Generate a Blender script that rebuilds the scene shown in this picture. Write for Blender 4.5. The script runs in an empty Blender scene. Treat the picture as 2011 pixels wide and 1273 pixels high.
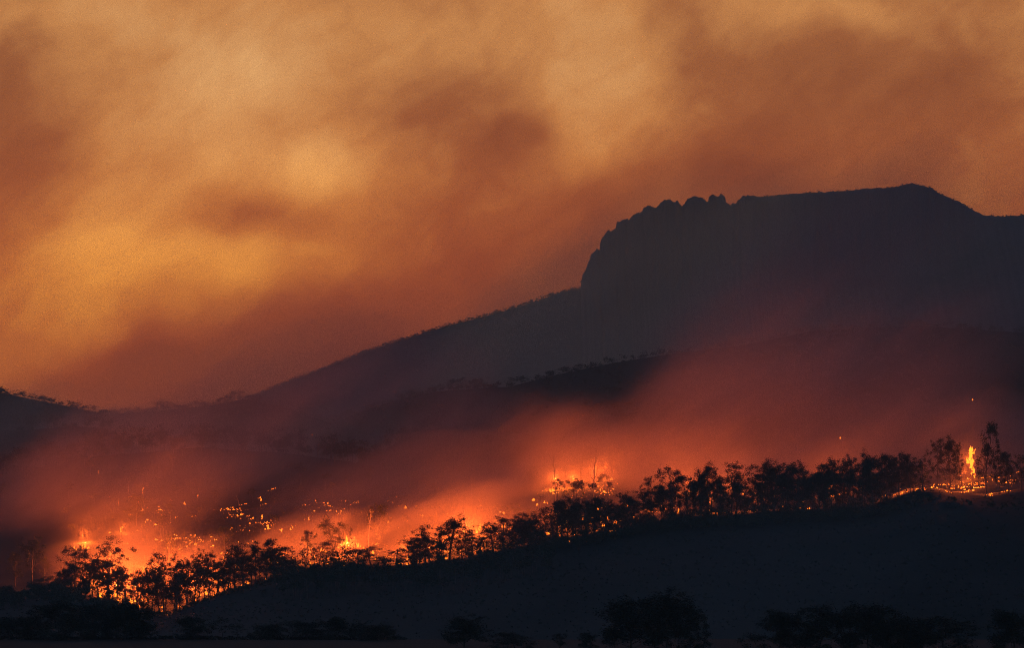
import bpy, math, random
import numpy as np
from mathutils import Vector, Matrix

# ------------------------------------------------------------------ camera, world, sun, exposure
scn = bpy.context.scene
COL = scn.collection
FPX, CX, HY, CAMZ = 11172.2, 1005.5, 1103.0, 18.0      # lens in photograph pixels, horizon row, eye height

cam_d = bpy.data.cameras.new('camera')
cam_d.sensor_width = 36.0
cam_d.lens = 200.0
cam_d.shift_y = (HY - 636.5) / 2011.0
cam_d.clip_start = 1.0
cam_d.clip_end = 60000.0
cam = bpy.data.objects.new('camera', cam_d)
cam.location = (0, 0, CAMZ)
cam.rotation_euler = (math.radians(90), 0, 0)
COL.objects.link(cam)
scn.camera = cam

scn.view_settings.view_transform = 'Standard'
scn.view_settings.look = 'None'
scn.view_settings.gamma = 1.0
scn.view_settings.use_curve_mapping = False
scn.view_settings.exposure = 2.0      # a dusk picture, exposed for the fire-lit smoke
scn.render.engine = 'CYCLES'
cy = scn.cycles
cy.use_denoising = True
try:
    cy.denoiser = 'OPENIMAGEDENOISE'
    cy.denoising_input_passes = 'RGB_ALBEDO_NORMAL'
    cy.denoising_prefilter = 'NONE'          # keeps the fine foliage, and a little grain in the smoke
except Exception:
    pass
cy.max_bounces = 4
cy.diffuse_bounces = 2
cy.volume_bounces = 1
cy.transparent_max_bounces = 4
cy.filter_width = 1.0
cy.volume_step_rate = 1.0
cy.use_adaptive_sampling = True
cy.adaptive_threshold = 0.018
cy.sample_clamp_indirect = 3.0


def lin(r, g, b):
    def f(c):
        c /= 255.0
        return c / 12.92 if c <= 0.04045 else ((c + 0.055) / 1.055) ** 2.4
    return (f(r), f(g), f(b), 1.0)


class NT:
    """small helper around a node tree"""
    def __init__(self, tree):
        self.t = tree
        tree.nodes.clear()

    def n(self, kind, **kw):
        nd = self.t.nodes.new(kind)
        for k, v in kw.items():
            setattr(nd, k, v)
        return nd

    def l(self, a, b):
        self.t.links.new(a, b)

    def set(self, sock, v):
        if isinstance(v, bpy.types.NodeSocket):
            self.l(v, sock)
        else:
            sock.default_value = v

    def math(self, op, a, b=None, c=None, clamp=False):
        nd = self.n('ShaderNodeMath', operation=op, use_clamp=clamp)
        for i, v in enumerate((a, b, c)):
            if v is not None:
                self.set(nd.inputs[i], v)
        return nd.outputs[0]

    def vec(self, op, a, b=None, c=None):
        nd = self.n('ShaderNodeVectorMath', operation=op)
        for i, v in enumerate((a, b, c)):
            if v is not None:
                self.set(nd.inputs[i], v)
        return nd.outputs['Value'] if op in ('DOT_PRODUCT', 'LENGTH', 'DISTANCE') else nd.outputs['Vector']

    def noise(self, vec, scale, detail=3.0, rough=0.5, dims='3D'):
        nd = self.n('ShaderNodeTexNoise', noise_dimensions=dims)
        self.set(nd.inputs['Vector'], vec)
        nd.inputs['Scale'].default_value = scale
        nd.inputs['Detail'].default_value = detail
        nd.inputs['Roughness'].default_value = rough
        return nd

    def ramp(self, fac, stops, interp='LINEAR'):
        nd = self.n('ShaderNodeValToRGB')
        cr = nd.color_ramp
        cr.interpolation = interp
        while len(cr.elements) < len(stops):
            cr.elements.new(0.5)
        for e, (p, c) in zip(cr.elements, stops):
            e.position = p
            e.color = c
        self.set(nd.inputs[0], fac)
        return nd.outputs[0]

    def mix(self, fac, a, b):
        nd = self.n('ShaderNodeMix', data_type='RGBA')
        self.set(nd.inputs[0], fac)
        self.set(nd.inputs[6], a)
        self.set(nd.inputs[7], b)
        return nd.outputs[2]

    def maprange(self, v, a, b, c=0.0, d=1.0, interp='SMOOTHSTEP'):
        nd = self.n('ShaderNodeMapRange', interpolation_type=interp)
        self.set(nd.inputs[0], v)
        for i, k in enumerate((a, b, c, d)):
            nd.inputs[i + 1].default_value = k
        return nd.outputs[0]


SUN_EL, SUN_AZ = math.radians(-1.0), math.radians(-12.0)      # just set behind the smoke, a little left of the view
SKY_STRENGTH = 0.12

world = bpy.data.worlds.new('World')
scn.world = world
world.use_nodes = True
world.cycles.sampling_method = 'MANUAL'
world.cycles.sample_map_resolution = 512
w = NT(world.node_tree)
wout = w.n('ShaderNodeOutputWorld')
bg = w.n('ShaderNodeBackground')
tc = w.n('ShaderNodeTexCoord')
dirv = tc.outputs['Generated']
sky = w.n('ShaderNodeTexSky', sky_type='NISHITA')
sky.sun_disc = False
sky.sun_elevation = SUN_EL
sky.sun_rotation = SUN_AZ
sky.air_density = 1.0
sky.dust_density = 0.6
sky.ozone_density = 3.0
skyc = w.vec('SCALE', sky.outputs[0])
skyc.node.inputs['Scale'].default_value = SKY_STRENGTH
# the smoke pall, drawn by direction (u = tan azimuth, v = tan elevation), rolling on past the frame
sep = w.n('ShaderNodeSeparateXYZ')
w.l(dirv, sep.inputs[0])
ysafe = w.math('MAXIMUM', sep.outputs[1], 0.12)
u = w.math('DIVIDE', sep.outputs[0], ysafe)
v = w.math('DIVIDE', sep.outputs[2], ysafe)
comb = w.n('ShaderNodeCombineXYZ')
w.l(u, comb.inputs[0])
w.l(v, comb.inputs[1])
uv = comb.outputs[0]
PU = 1.0 / FPX                                              # one photograph pixel in u, v
warp = w.noise(uv, 1.0 / (330 * PU), 3.0, 0.55)
wv = w.vec('SUBTRACT', warp.outputs['Color'], (0.5, 0.5, 0.5))
uvw = w.vec('MULTIPLY_ADD', wv, (190 * PU, 150 * PU, 0), uv)
BLOBS = [  # photograph column, row, radii, brightness
    (510, 110, 150, 75, .30), (230, 15, 130, 45, .25), (640, 310, 80, 45, .34), (420, 280, 220, 120, .30),
    (260, 510, 170, 110, .42), (520, 515, 150, 65, .36), (110, 650, 130, 80, .22), (1130, 285, 60, 70, .24),
    (1200, 165, 90, 60, .24), (1010, 60, 130, 60, .18), (1570, 15, 110, 38, .30), (40, 520, 120, 200, -.06),
    (25, 250, 95, 115, -.22), (945, 330, 75, 90, -.17), (860, 165, 60, 60, -.16), (560, 250, 50, 35, -.16),
    (480, 415, 130, 36, -.34), (880, 610, 330, 130, -.31), (590, 680, 170, 80, -.28), (300, 740, 130, 52, -.62),
    (90, 770, 60, 30, -.22), (1035, 250, 50, 40, -.22), (1190, 420, 80, 80, -.24), (1480, 215, 110, 120, -.18),
    (1710, 220, 170, 110, -.20), (1900, 340, 190, 130, -.08), (1370, 60, 60, 60, -.14), (1420, 330, 170, 50, -.18),
    (1800, 80, 200, 100, -.14), (720, 200, 90, 60, -.10), (160, 100, 160, 60, -.04), (100, 330, 100, 90, -.08),
]
tot = 0.475
for (bx, by, rx, ry, amp) in BLOBS:
    su, sv = 1 / (rx * PU), 1 / (ry * PU)
    q = w.vec('MULTIPLY_ADD', uvw, (su, sv, 0), (-(bx - CX) * PU * su, -(HY - by) * PU * sv, 0))
    e = w.math('POWER', 0.6065, w.vec('DOT_PRODUCT', q, q))
    tot = w.math('MULTIPLY_ADD', e, amp, tot)
nz = w.noise(uvw, 1.0 / (190 * PU), 5.0, 0.56)
tot = w.math('MULTIPLY_ADD', w.math('SUBTRACT', nz.outputs[0], 0.5), 0.60, tot)
rot = w.n('ShaderNodeMapping', vector_type='TEXTURE')                              # finer wisps drawn out along the drift, up to the right
rot.inputs['Rotation'].default_value = (0, 0, math.radians(36))
rot.inputs['Scale'].default_value = (330 * PU, 105 * PU, 1)
w.l(uvw, rot.inputs['Vector'])
nz2 = w.noise(rot.outputs[0], 1.0, 6.0, 0.6)
tot = w.math('MULTIPLY_ADD', w.math('SUBTRACT', nz2.outputs[0], 0.5), 0.46, tot)
low = w.ramp(tot, [(0.0, lin(140, 60, 26)), (0.18, lin(152, 66, 27)), (0.34, lin(166, 77, 31)), (0.6, lin(196, 104, 38)), (1.0, lin(242, 150, 54))])
top = w.ramp(tot, [(0.0, lin(124, 66, 36)), (0.3, lin(150, 88, 48)), (0.6, lin(190, 126, 70)), (1.0, lin(220, 164, 104))])
vfac = w.maprange(v, (HY - 620) * PU, (HY - 40) * PU, 0, 1, 'SMOOTHSTEP')
pall = w.vec('SCALE', w.mix(vfac, low, top))
pall.node.inputs['Scale'].default_value = 0.343
# the pall fills the sky ahead and thins out to the dusk sky at the sides and overhead
reach = w.maprange(sep.outputs[1], 0.87, 0.985, 0, 1)
up = w.maprange(sep.outputs[2], -0.06, -0.01, 0, 1)
reach = w.math('MULTIPLY', reach, up)
w.l(w.mix(reach, skyc, pall), bg.inputs[0])
bg.inputs[1].default_value = 1.0
w.l(bg.outputs[0], wout.inputs['Surface'])

sun_d = bpy.data.lights.new('sun', 'SUN')
sun_d.energy = 0.02
sun_d.angle = math.radians(10)
sun_d.color = (1.0, 0.55, 0.28)
sun = bpy.data.objects.new('sun', sun_d)
sd = Vector((math.sin(SUN_AZ) * math.cos(SUN_EL), math.cos(SUN_AZ) * math.cos(SUN_EL), math.sin(SUN_EL)))
sun.rotation_euler = (-sd).to_track_quat('-Z', 'Y').to_euler()
sun.location = sd * 500 + Vector((0, 0, 900))
COL.objects.link(sun)

# ------------------------------------------------------------------ helpers
rng = np.random.default_rng(7)


def wx(px, D):
    return (px - CX) / FPX * D


def wz(py, D):
    return CAMZ + (HY - py) / FPX * D


def pt(px, py, D):
    return Vector((wx(px, D), D, wz(py, D)))


def _hash(ix, iy, seed):
    h = (ix.astype(np.int64) * 374761393 + iy.astype(np.int64) * 668265263 + seed * 974634777) & 0x7fffffff
    h = ((h ^ (h >> 13)) * 1274126177) & 0x7fffffff
    return ((h ^ (h >> 16)) & 0xffff) / 65535.0 * 2 - 1


def vnoise(x, y, seed=0):
    x = np.asarray(x, float)
    y = np.asarray(y, float)
    x, y = np.broadcast_arrays(x, y)
    ix, iy = np.floor(x), np.floor(y)
    fx, fy = x - ix, y - iy
    fx = fx * fx * (3 - 2 * fx)
    fy = fy * fy * (3 - 2 * fy)
    a, b = _hash(ix, iy, seed), _hash(ix + 1, iy, seed)
    c, d = _hash(ix, iy + 1, seed), _hash(ix + 1, iy + 1, seed)
    return (a + (b - a) * fx) * (1 - fy) + (c + (d - c) * fx) * fy


def fbm(x, y, seed=0, octs=4):
    s, a = 0.0, 1.0
    for o in range(octs):
        s = s + a * vnoise(np.asarray(x) * 2 ** o, np.asarray(y) * 2 ** o, seed + o)
        a *= 0.5
    return s


def sstep(t):
    t = np.clip(t, 0, 1)
    return t * t * (3 - 2 * t)


def mesh_from(name, verts, faces, mats=(), smooth=False, mat_ids=None):
    """verts (n,3) array; faces list of (k,m) int arrays with constant m each"""
    me = bpy.data.meshes.new(name)
    verts = np.asarray(verts, np.float32).reshape(-1, 3)
    me.vertices.add(len(verts))
    me.vertices.foreach_set('co', verts.ravel())
    if isinstance(faces, np.ndarray):
        faces = [faces]
    faces = [np.asarray(f, np.int32) for f in faces if len(f)]
    nl = sum(f.size for f in faces)
    npoly = sum(len(f) for f in faces)
    me.loops.add(nl)
    me.polygons.add(npoly)
    li = np.concatenate([f.ravel() for f in faces])
    tots = np.concatenate([np.full(len(f), f.shape[1], np.int32) for f in faces])
    starts = np.concatenate([[0], np.cumsum(tots)[:-1]]).astype(np.int32)
    me.loops.foreach_set('vertex_index', li)
    me.polygons.foreach_set('loop_start', starts)
    me.polygons.foreach_set('loop_total', tots)
    for m in mats:
        me.materials.append(m)
    if mat_ids is not None:
        me.polygons.foreach_set('material_index', np.asarray(mat_ids, np.int32))
    me.polygons.foreach_set('use_smooth', np.full(npoly, bool(smooth)))
    me.update(calc_edges=True)
    me.validate()
    return me


def add(name, data, parent=None, loc=None, label=None, cat=None, group=None, kind=None):
    o = bpy.data.objects.new(name, data)
    COL.objects.link(o)
    if parent is not None:
        o.parent = parent
    if loc is not None:
        o.location = loc
    for k, val in (('label', label), ('category', cat), ('group', group), ('kind', kind)):
        if val:
            o[k] = val
    return o


def grid_faces(nx, ny):
    i = np.arange(nx * ny).reshape(ny, nx)
    return np.stack([i[:-1, :-1].ravel(), i[:-1, 1:].ravel(), i[1:, 1:].ravel(), i[1:, :-1].ravel()], 1)


def tube(pts, rad, sides=5):
    """verts and quads of a tapered tube along pts"""
    pts = np.asarray(pts, float)
    n = len(pts)
    V = np.zeros((n * sides, 3))
    for i in range(n):
        d = pts[min(i + 1, n - 1)] - pts[max(i - 1, 0)]
        d = d / (np.linalg.norm(d) + 1e-9)
        a = np.cross(d, (0.31, 0.95, 0.05))
        a /= np.linalg.norm(a) + 1e-9
        b = np.cross(d, a)
        for k in range(sides):
            an = 2 * math.pi * k / sides
            V[i * sides + k] = pts[i] + rad[i] * (math.cos(an) * a + math.sin(an) * b)
    F = []
    for i in range(n - 1):
        for k in range(sides):
            k2 = (k + 1) % sides
            F.append((i * sides + k, i * sides + k2, (i + 1) * sides + k2, (i + 1) * sides + k))
    return V, F


# ------------------------------------------------------------------ materials
def surf_mat(name, c1, c2, scale, rough=0.85, bump=0.0, bscale=None, coord='Object', detail=5.0):
    m = bpy.data.materials.new(name)
    m.use_nodes = True
    t = NT(m.node_tree)
    out = t.n('ShaderNodeOutputMaterial')
    bs = t.n('ShaderNodeBsdfPrincipled')
    co = t.n('ShaderNodeTexCoord').outputs[coord]
    nzz = t.noise(co, scale, detail, 0.6)
    t.l(t.ramp(nzz.outputs[0], [(0.3, (*c1, 1)), (0.7, (*c2, 1))]), bs.inputs['Base Color'])
    bs.inputs['Roughness'].default_value = rough
    bs.inputs['Specular IOR Level'].default_value = 0.2
    if bump:
        bn = t.n('ShaderNodeBump')
        bn.inputs['Strength'].default_value = 0.6
        bn.inputs['Distance'].default_value = bump
        t.l(t.noise(co, bscale or scale * 4, 4, 0.6).outputs[0], bn.inputs['Height'])
        t.l(bn.outputs[0], bs.inputs['Normal'])
    t.l(bs.outputs[0], out.inputs[0])
    return m


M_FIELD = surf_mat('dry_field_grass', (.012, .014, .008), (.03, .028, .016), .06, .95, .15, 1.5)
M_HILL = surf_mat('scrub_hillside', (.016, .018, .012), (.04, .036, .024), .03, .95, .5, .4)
M_FAR = surf_mat('forest_hillside', (.025, .032, .018), (.05, .055, .03), .02, .95, .8, .2)
M_ROCK = surf_mat('dolerite_mountain', (.05, .05, .05), (.11, .105, .10), .02, .9, 1.5, .12)
M_LEAF = surf_mat('gum_leaf', (.032, .045, .022), (.07, .08, .04), .35, .6)
M_BARK = surf_mat('gum_bark', (.09, .075, .06), (.20, .17, .14), 1.2, .9, .03, 4)
M_PALE = surf_mat('pale_bark', (.25, .21, .17), (.42, .37, .31), .8, .85, .02, 4)
M_CHAR = surf_mat('charred_bark', (.02, .018, .016), (.06, .05, .045), 1.2, .95, .03, 4)


def flame_mat(name, hot, cool, strength, lo, hi):
    m = bpy.data.materials.new(name)
    m.use_nodes = True
    t = NT(m.node_tree)
    out = t.n('ShaderNodeOutputMaterial')
    em = t.n('ShaderNodeEmission')
    at = t.n('ShaderNodeAttribute', attribute_name='heat')
    co = t.n('ShaderNodeTexCoord').outputs['Object']
    nn = t.noise(co, 0.9, 3, .6)
    h = t.math('MULTIPLY_ADD', t.math('SUBTRACT', nn.outputs[0], .5), .7, at.outputs['Fac'])
    t.l(t.ramp(h, [(lo, cool), (hi, hot)]), em.inputs[0])
    em.inputs[1].default_value = strength
    t.l(em.outputs[0], out.inputs[0])
    try:
        m.cycles.emission_sampling = 'NONE'
    except Exception:
        pass
    return m


M_FLAME = flame_mat('flame', (1.0, .42, .08, 1), (.30, .045, .003, 1), 4.6, .2, .8)
M_EMBER = flame_mat('ember', (1.0, .32, .05, 1), (.35, .05, .004, 1), 5.0, .2, .8)

# ------------------------------------------------------------------ terrain
CREST = np.array([(-1500, 1216), (-500, 1200), (0, 1178), (100, 1165), (170, 1170), (230, 1187), (330, 1209), (400, 1181),
                  (450, 1161), (520, 1141), (580, 1123), (640, 1111), (700, 1106), (760, 1113), (800, 1111), (850, 1104),
                  (900, 1096), (960, 1087), (1050, 1067), (1150, 1051), (1250, 1031), (1350, 1016), (1480, 1008),
                  (1600, 1001), (1700, 995), (1770, 974), (1815, 959), (1850, 957), (1880, 970), (1950, 976),
                  (2011, 966), (2300, 930), (3500, 900)], float)
SLOPE_TOP = np.array([(-1500, 990), (-300, 960), (0, 940), (150, 905), (400, 880), (600, 895), (800, 925), (1000, 925),
                      (1090, 915), (1200, 925), (1300, 950), (1500, 955), (1700, 935), (1850, 920), (2011, 905),
                      (2300, 880), (3500, 860)], float)


def smooth_interp(px, table):
    s = 0
    for o in (-14, -7, 0, 7, 14):
        s = s + np.interp(px + o, table[:, 0], table[:, 1])
    return s / 5


def z_fire_hill(x, y):
    x = np.asarray(x, float)
    y = np.asarray(y, float)
    px = x / 2000.0 * FPX + CX
    cz = wz(smooth_interp(px, CREST), 2000.0)
    pb = x / np.maximum(y, 1900) * FPX + CX
    tz = wz(smooth_interp(pb, SLOPE_TOP), 2500.0)
    t = np.clip((y - 1730) / 270.0, 0, 1)
    front = -10 + (cz + 10) * (.75 * t + .25 * np.sin(t * math.pi / 2))
    b = (y - 2000) / 500.0
    back = cz + (tz - cz) * sstep(b) - 2.2 * np.exp(-((y - 2022) / 18.0) ** 2) * (y > 2000)
    back = back - np.clip(y - 2500, 0, None) * 0.10
    z = np.where(y < 2000, front, back)
    rough = fbm(x / 60, y / 60, 3, 4) * 1.3 * sstep(np.abs(y - 2000) / 60) + fbm(x / 9, y / 9, 11, 3) * 0.34
    edge = sstep((y - 1560) / 60)
    return z + rough * edge


def hit_fire_hill(px, py, start=1960.0):
    """point of the burning hill seen at this spot of the photograph"""
    D = np.arange(start, 2520.0, 2.0)
    zt = z_fire_hill(wx(px, D), D)
    zr = wz(py, D)
    k = np.nonzero(zt >= zr)[0]
    d = D[k[0]] if len(k) else 2060.0
    x = wx(px, d)
    return Vector((float(x), float(d), float(z_fire_hill(x, d))))


# open ground: one sheet from behind the camera to far beyond the mountain
ys = np.concatenate([np.linspace(-3900, -500, 14), np.linspace(-300, 1280, 40), np.linspace(1290, 1640, 30), np.linspace(1700, 2900, 14),
                     np.linspace(3400, 9100, 20)])
xs = np.concatenate([np.linspace(-8900, -700, 24), np.linspace(-600, 600, 121), np.linspace(700, 8900, 24)])
X, Y = np.meshgrid(xs, ys)
Z = -10.5 * sstep((Y - 1300) / 240) + np.where(np.abs(Y) < 1400, fbm(X / 40, Y / 40, 5, 3) * .12, 0)
Z = Z - 6 * sstep((Y - 1900) / 300)
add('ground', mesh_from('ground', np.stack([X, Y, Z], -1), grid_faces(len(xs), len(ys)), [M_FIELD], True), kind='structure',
    label='dark open paddock below the burning ridge')

xs = np.concatenate([wx(np.arange(-1500, -100, 60.), 2000), wx(np.arange(-100, 2120, 7.), 2000), wx(np.arange(2120, 3500, 60.), 2000)])
ys = np.concatenate([np.arange(1545, 1960, 15.), np.arange(1960, 2060, 4.), np.arange(2060, 2540, 10.), np.arange(2560, 2960, 40.)])
X, Y = np.meshgrid(xs, ys)
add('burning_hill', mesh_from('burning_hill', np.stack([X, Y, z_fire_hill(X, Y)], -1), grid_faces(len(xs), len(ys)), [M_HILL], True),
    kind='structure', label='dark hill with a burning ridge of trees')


class RidgeHill:
    """a hill whose skyline runs through given points of the view at distance D"""
    def __init__(self, D, prof, front, back, seed, rough=2.0, base=-20.0, cliff=None):
        self.D, self.p, self.f, self.b, self.seed, self.rough, self.base = D, np.array(prof, float), front, back, seed, rough, base
        self.cliff = cliff

    def ridge(self, px):
        return wz(np.interp(px, self.p[:, 0], self.p[:, 1]), self.D)

    def z(self, x, y):
        x = np.asarray(x, float)
        y = np.asarray(y, float)
        px = x / self.D * FPX + CX
        r = self.ridge(px)
        d = y - self.D
        soft = self.rough * 4
        fall = np.where(d < 0, self.f, self.b) * (np.sqrt(d * d + soft * soft) - soft)
        gully = fbm(x / (self.rough * 25), y / (self.rough * 40), self.seed, 4) * self.rough * sstep(np.abs(d) / (self.rough * 25))
        if self.cliff is not None:
            a, b, h = self.cliff
            inside = sstep((px - a) / 110) * sstep((b - px) / 160)
            rib = vnoise(x / 9.0, x * 0 + 3, 55) * 7 + vnoise(x / 3.5, x * 0 + 9, 56) * 3
            fall = fall + inside * h * sstep((-d - 14 + rib) / 26) * (d < 0)
        return np.maximum(r - fall + gully, self.base)

    def build(self, name, mat, px_list, depth_front, depth_back, ny, label):
        xs = wx(np.asarray(px_list, float), self.D)
        ys = self.D + np.concatenate([-np.geomspace(depth_front, 3, ny), [0], np.geomspace(4, depth_back, ny // 2)])
        X, Y = np.meshgrid(xs, ys)
        return add(name, mesh_from(name, np.stack([X, Y, self.z(X, Y)], -1), grid_faces(len(xs), len(ys)), [mat], True),
                   kind='structure', label=label)


MT = [(-2600, 1180), (-900, 1120), (-200, 985), (100, 905), (300, 845), (400, 812), (480, 786), (560, 753), (640, 723), (720, 691), (800, 664),
      (880, 640), (960, 620), (1040, 596), (1100, 575), (1137, 567.5), (1140.3, 566.8), (1140.9, 557), (1143.5, 541.4), (1149.8, 529), (1157.8, 511), (1160.4, 499), (1166.7, 494), (1172, 488), (1177.7, 491.3), (1178.3, 479),
      (1181.7, 468.4), (1187.6, 460.4), (1193.6, 453), (1199.6, 453.5), (1209.5, 449), (1211, 436.6), (1219.4, 433), (1232.4, 430), (1235.4, 432), (1240.3, 423.6),
      (1249.3, 419.7), (1255.3, 416.7), (1259.2, 415.7), (1264.2, 408.7), (1272.2, 403.4), (1279, 403.4), (1286, 408.3), (1292, 405.3), (1296, 397.8), (1303, 394.5),
      (1312, 391.8), (1320, 394), (1325, 396.8), (1328.8, 394), (1332.4, 395.8), (1335.8, 401.4), (1339.8, 403.4), (1345.7, 398.8), (1349.7, 389.8), (1358, 386.6),
      (1368.6, 385.5), (1376, 386.8), (1380.6, 388.8), (1388.5, 397.8), (1390, 396), (1392.5, 386), (1399.5, 382), (1406.4, 383), (1409.4, 386), (1413.4, 382.3),
      (1419.3, 383), (1424.3, 389.8), (1425.3, 396.8), (1434, 402), (1440, 398.8), (1446, 399.8), (1448, 394.8), (1457, 386), (1478, 383.5), (1488, 386.3), (1520, 384.9),
      (1560, 381), (1640, 376), (1700, 371), (1760, 368), (1776, 363), (1790, 360), (1812, 364), (1830, 370),
      (1842, 379), (1857, 386), (1862, 388), (1882, 395), (1906, 410), (1932, 424), (1975, 425), (2011, 422), (2200, 402), (2600, 450),
      (3200, 620), (4500, 1000), (6000, 1180)]
mtn = RidgeHill(6000, MT, .42, .55, 21, 4.0, -25, (1140, 1950, 85))
_r0 = mtn.ridge


def _mt_ridge(px):
    px = np.asarray(px, float)
    rocky = sstep((px - 1138) / 6) * sstep((1520 - px) / 40)
    plate = sstep((px - 1490) / 20)
    return _r0(px) + vnoise(px / 5.0, 0, 71) * .5 * rocky + vnoise(px / 2.2, 0, 72) * .8 * rocky + vnoise(px / 9.0, 0, 73) * .55 * plate + vnoise(px / 3.0, 0, 74) * .35 * plate


mtn.ridge = _mt_ridge
mount = mtn.build('mountain', M_ROCK,
                  np.concatenate([np.arange(-2600, 300, 60.), np.arange(300, 1120, 6.), np.arange(1120, 1520, 1.2), np.arange(1520, 2030, 3.),
                                  np.arange(2040, 6000, 60.)]), 1300, 2200, 44, 'flat-topped mountain with a rocky cliff edge against the smoke')


def rock_tower(px, py_top, wpx, hpx, dd, seed):
    D = 6000 + dd
    r = np.random.default_rng(seed)
    nr, ns = 14, 11
    wm, hm = wpx / FPX * D / 2, hpx / FPX * D
    V = []
    for i in range(nr):
        t = 1 - (1 - i / (nr - 1)) ** 1.8
        dome = min(.45, .62 * wm / hm)
        prof = (1 - max(0, (t - 1 + dome) / dome) ** 2.4) ** .5 * (1.12 - .12 * t) if t < 1 else 0.05
        for k in range(ns):
            a = 2 * math.pi * k / ns
            j = 1 + .26 * float(vnoise(2.2 * math.cos(a) + seed * 7, 2.2 * math.sin(a) + t * 3.0, seed)) + .05 * r.uniform(-1, 1)
            V.append((wm * prof * j * math.cos(a), wm * 1.3 * prof * j * math.sin(a), hm * (t - 1) + (r.uniform(-.5, .3) if t > .7 else 0)))
    F = [(i * ns + k, i * ns + (k + 1) % ns, (i + 1) * ns + (k + 1) % ns, (i + 1) * ns + k) for i in range(nr - 1) for k in range(ns)]
    cap = np.array([[(nr - 1) * ns + k for k in range(ns)]])
    o = add('rock_tower', mesh_from('rock_tower', V, [np.array(F), cap], [M_ROCK], False), mount, pt(px, py_top, D))


for i, a in enumerate([(1272, 408, 20, 60, -14), (1300, 402, 15, 55, -18), (1313, 396, 24, 60, -12), (1329, 399, 10, 55, -16),
                       (1354, 393, 16, 55, -18), (1368, 390, 24, 60, -12), (1381, 393, 11, 55, -20), (1399, 386, 13, 60, -12), (1415, 386, 13, 60, -16),
                       (1459, 391, 14, 40, -18), (1476, 389, 24, 50, -12), (1222, 438, 16, 50, -14), (1188, 464, 11, 50, -12), (1166, 499, 9, 50, -12),
                       (1246, 426, 13, 45, -16), (1535, 392, 18, 60, -16), (1580, 390, 14, 50, -20), (1640, 384, 20, 60, -14), (1700, 380, 16, 60, -18)]):
    rock_tower(*a, 100 + i)

left_hill = RidgeHill(4200, [(-2200, 700), (-900, 690), (-200, 742), (0, 771), (60, 784), (120, 796), (210, 814), (300, 808), (400, 799), (480, 784),
                             (560, 800), (700, 850), (850, 920), (1100, 1010), (1500, 1100)], .36, .25, 31, 3.0)
left_hill.build('wooded_hill', M_FAR, np.concatenate([np.arange(-2200, -100, 60.), np.arange(-100, 900, 10.), np.arange(900, 1600, 60.)]), 520, 900, 26,
                'wooded hill behind the smoke at the left')
spur_a = RidgeHill(3400, [(-1800, 800), (-200, 842), (30, 846), (150, 838), (215, 842), (270, 880), (360, 950), (520, 1040), (700, 1110)], .38, .3, 33, 2.5)
spur_a.build('wooded_spur', M_FAR, np.concatenate([np.arange(-1800, -100, 60.), np.arange(-100, 720, 10.)]), 330, 400, 20, 'upper dark wooded spur at the left edge')
spur_b = RidgeHill(2900, [(-1800, 880), (-200, 900), (0, 912), (80, 918), (160, 940), (260, 985), (420, 1060), (600, 1120)], .38, .3, 35, 2.5)
spur_b.build('wooded_spur', M_FAR, np.concatenate([np.arange(-1800, -100, 60.), np.arange(-100, 620, 10.)]), 280, 300, 20, 'lower dark wooded spur at the left edge')
mid_spur = RidgeHill(4300, [(300, 1000), (560, 880), (700, 812), (780, 786), (850, 770), (920, 764), (1000, 760), (1100, 735), (1200, 714), (1300, 698),
                            (1450, 680), (1600, 650), (1800, 640), (2100, 660), (2600, 700), (3600, 820)], .34, .3, 37, 3.0)
mid_spur.build('wooded_ridge', M_FAR, np.concatenate([np.arange(300, 560, 30.), np.arange(560, 2100, 10.), np.arange(2100, 3600, 60.)]), 620, 900, 26,
               'dark wooded ridge crossing below the mountain')
low_spur = RidgeHill(3300, [(500, 1000), (720, 900), (820, 850), (880, 836), (940, 852), (1010, 868), (1090, 850), (1160, 828), (1240, 812), (1320, 800),
                            (1500, 800), (1700, 830), (2100, 860), (3000, 900)], .34, .3, 39, 3.0)
low_spur.build('wooded_ridge', M_FAR, np.concatenate([np.arange(500, 2100, 12.), np.arange(2100, 3000, 60.)]), 360, 500, 20,
               'lower wooded ridge seen dimly through the smoke')


# ------------------------------------------------------------------ trees
def leaf_quads(centres, radii, per, size, r, flat=.75):
    """diamond leaf sprays scattered round each clump centre"""
    n = len(centres) * per
    c = np.repeat(np.asarray(centres), per, 0)
    R = np.repeat(np.asarray(radii), per)[:, None]
    off = r.normal(0, .48, (n, 3)) * np.array([1, 1, flat])   # loose, drooping sprays
    p = c + off * R
    d = r.normal(0, 1, (n, 3))
    d[:, 2] = d[:, 2] * .6 - .35
    d /= np.linalg.norm(d, axis=1)[:, None]
    s = np.cross(d, r.normal(0, 1, (n, 3)))
    s /= np.linalg.norm(s, axis=1)[:, None] + 1e-9
    L = size * r.uniform(.6, 1.4, (n, 1))
    W = L * r.uniform(.35, .6, (n, 1))
    V = np.stack([p - d * L / 2, p + s * W / 2, p + d * L / 2, p - s * W / 2], 1).reshape(-1, 3)
    F = np.arange(n * 4).reshape(-1, 4)
    return V, F


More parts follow.
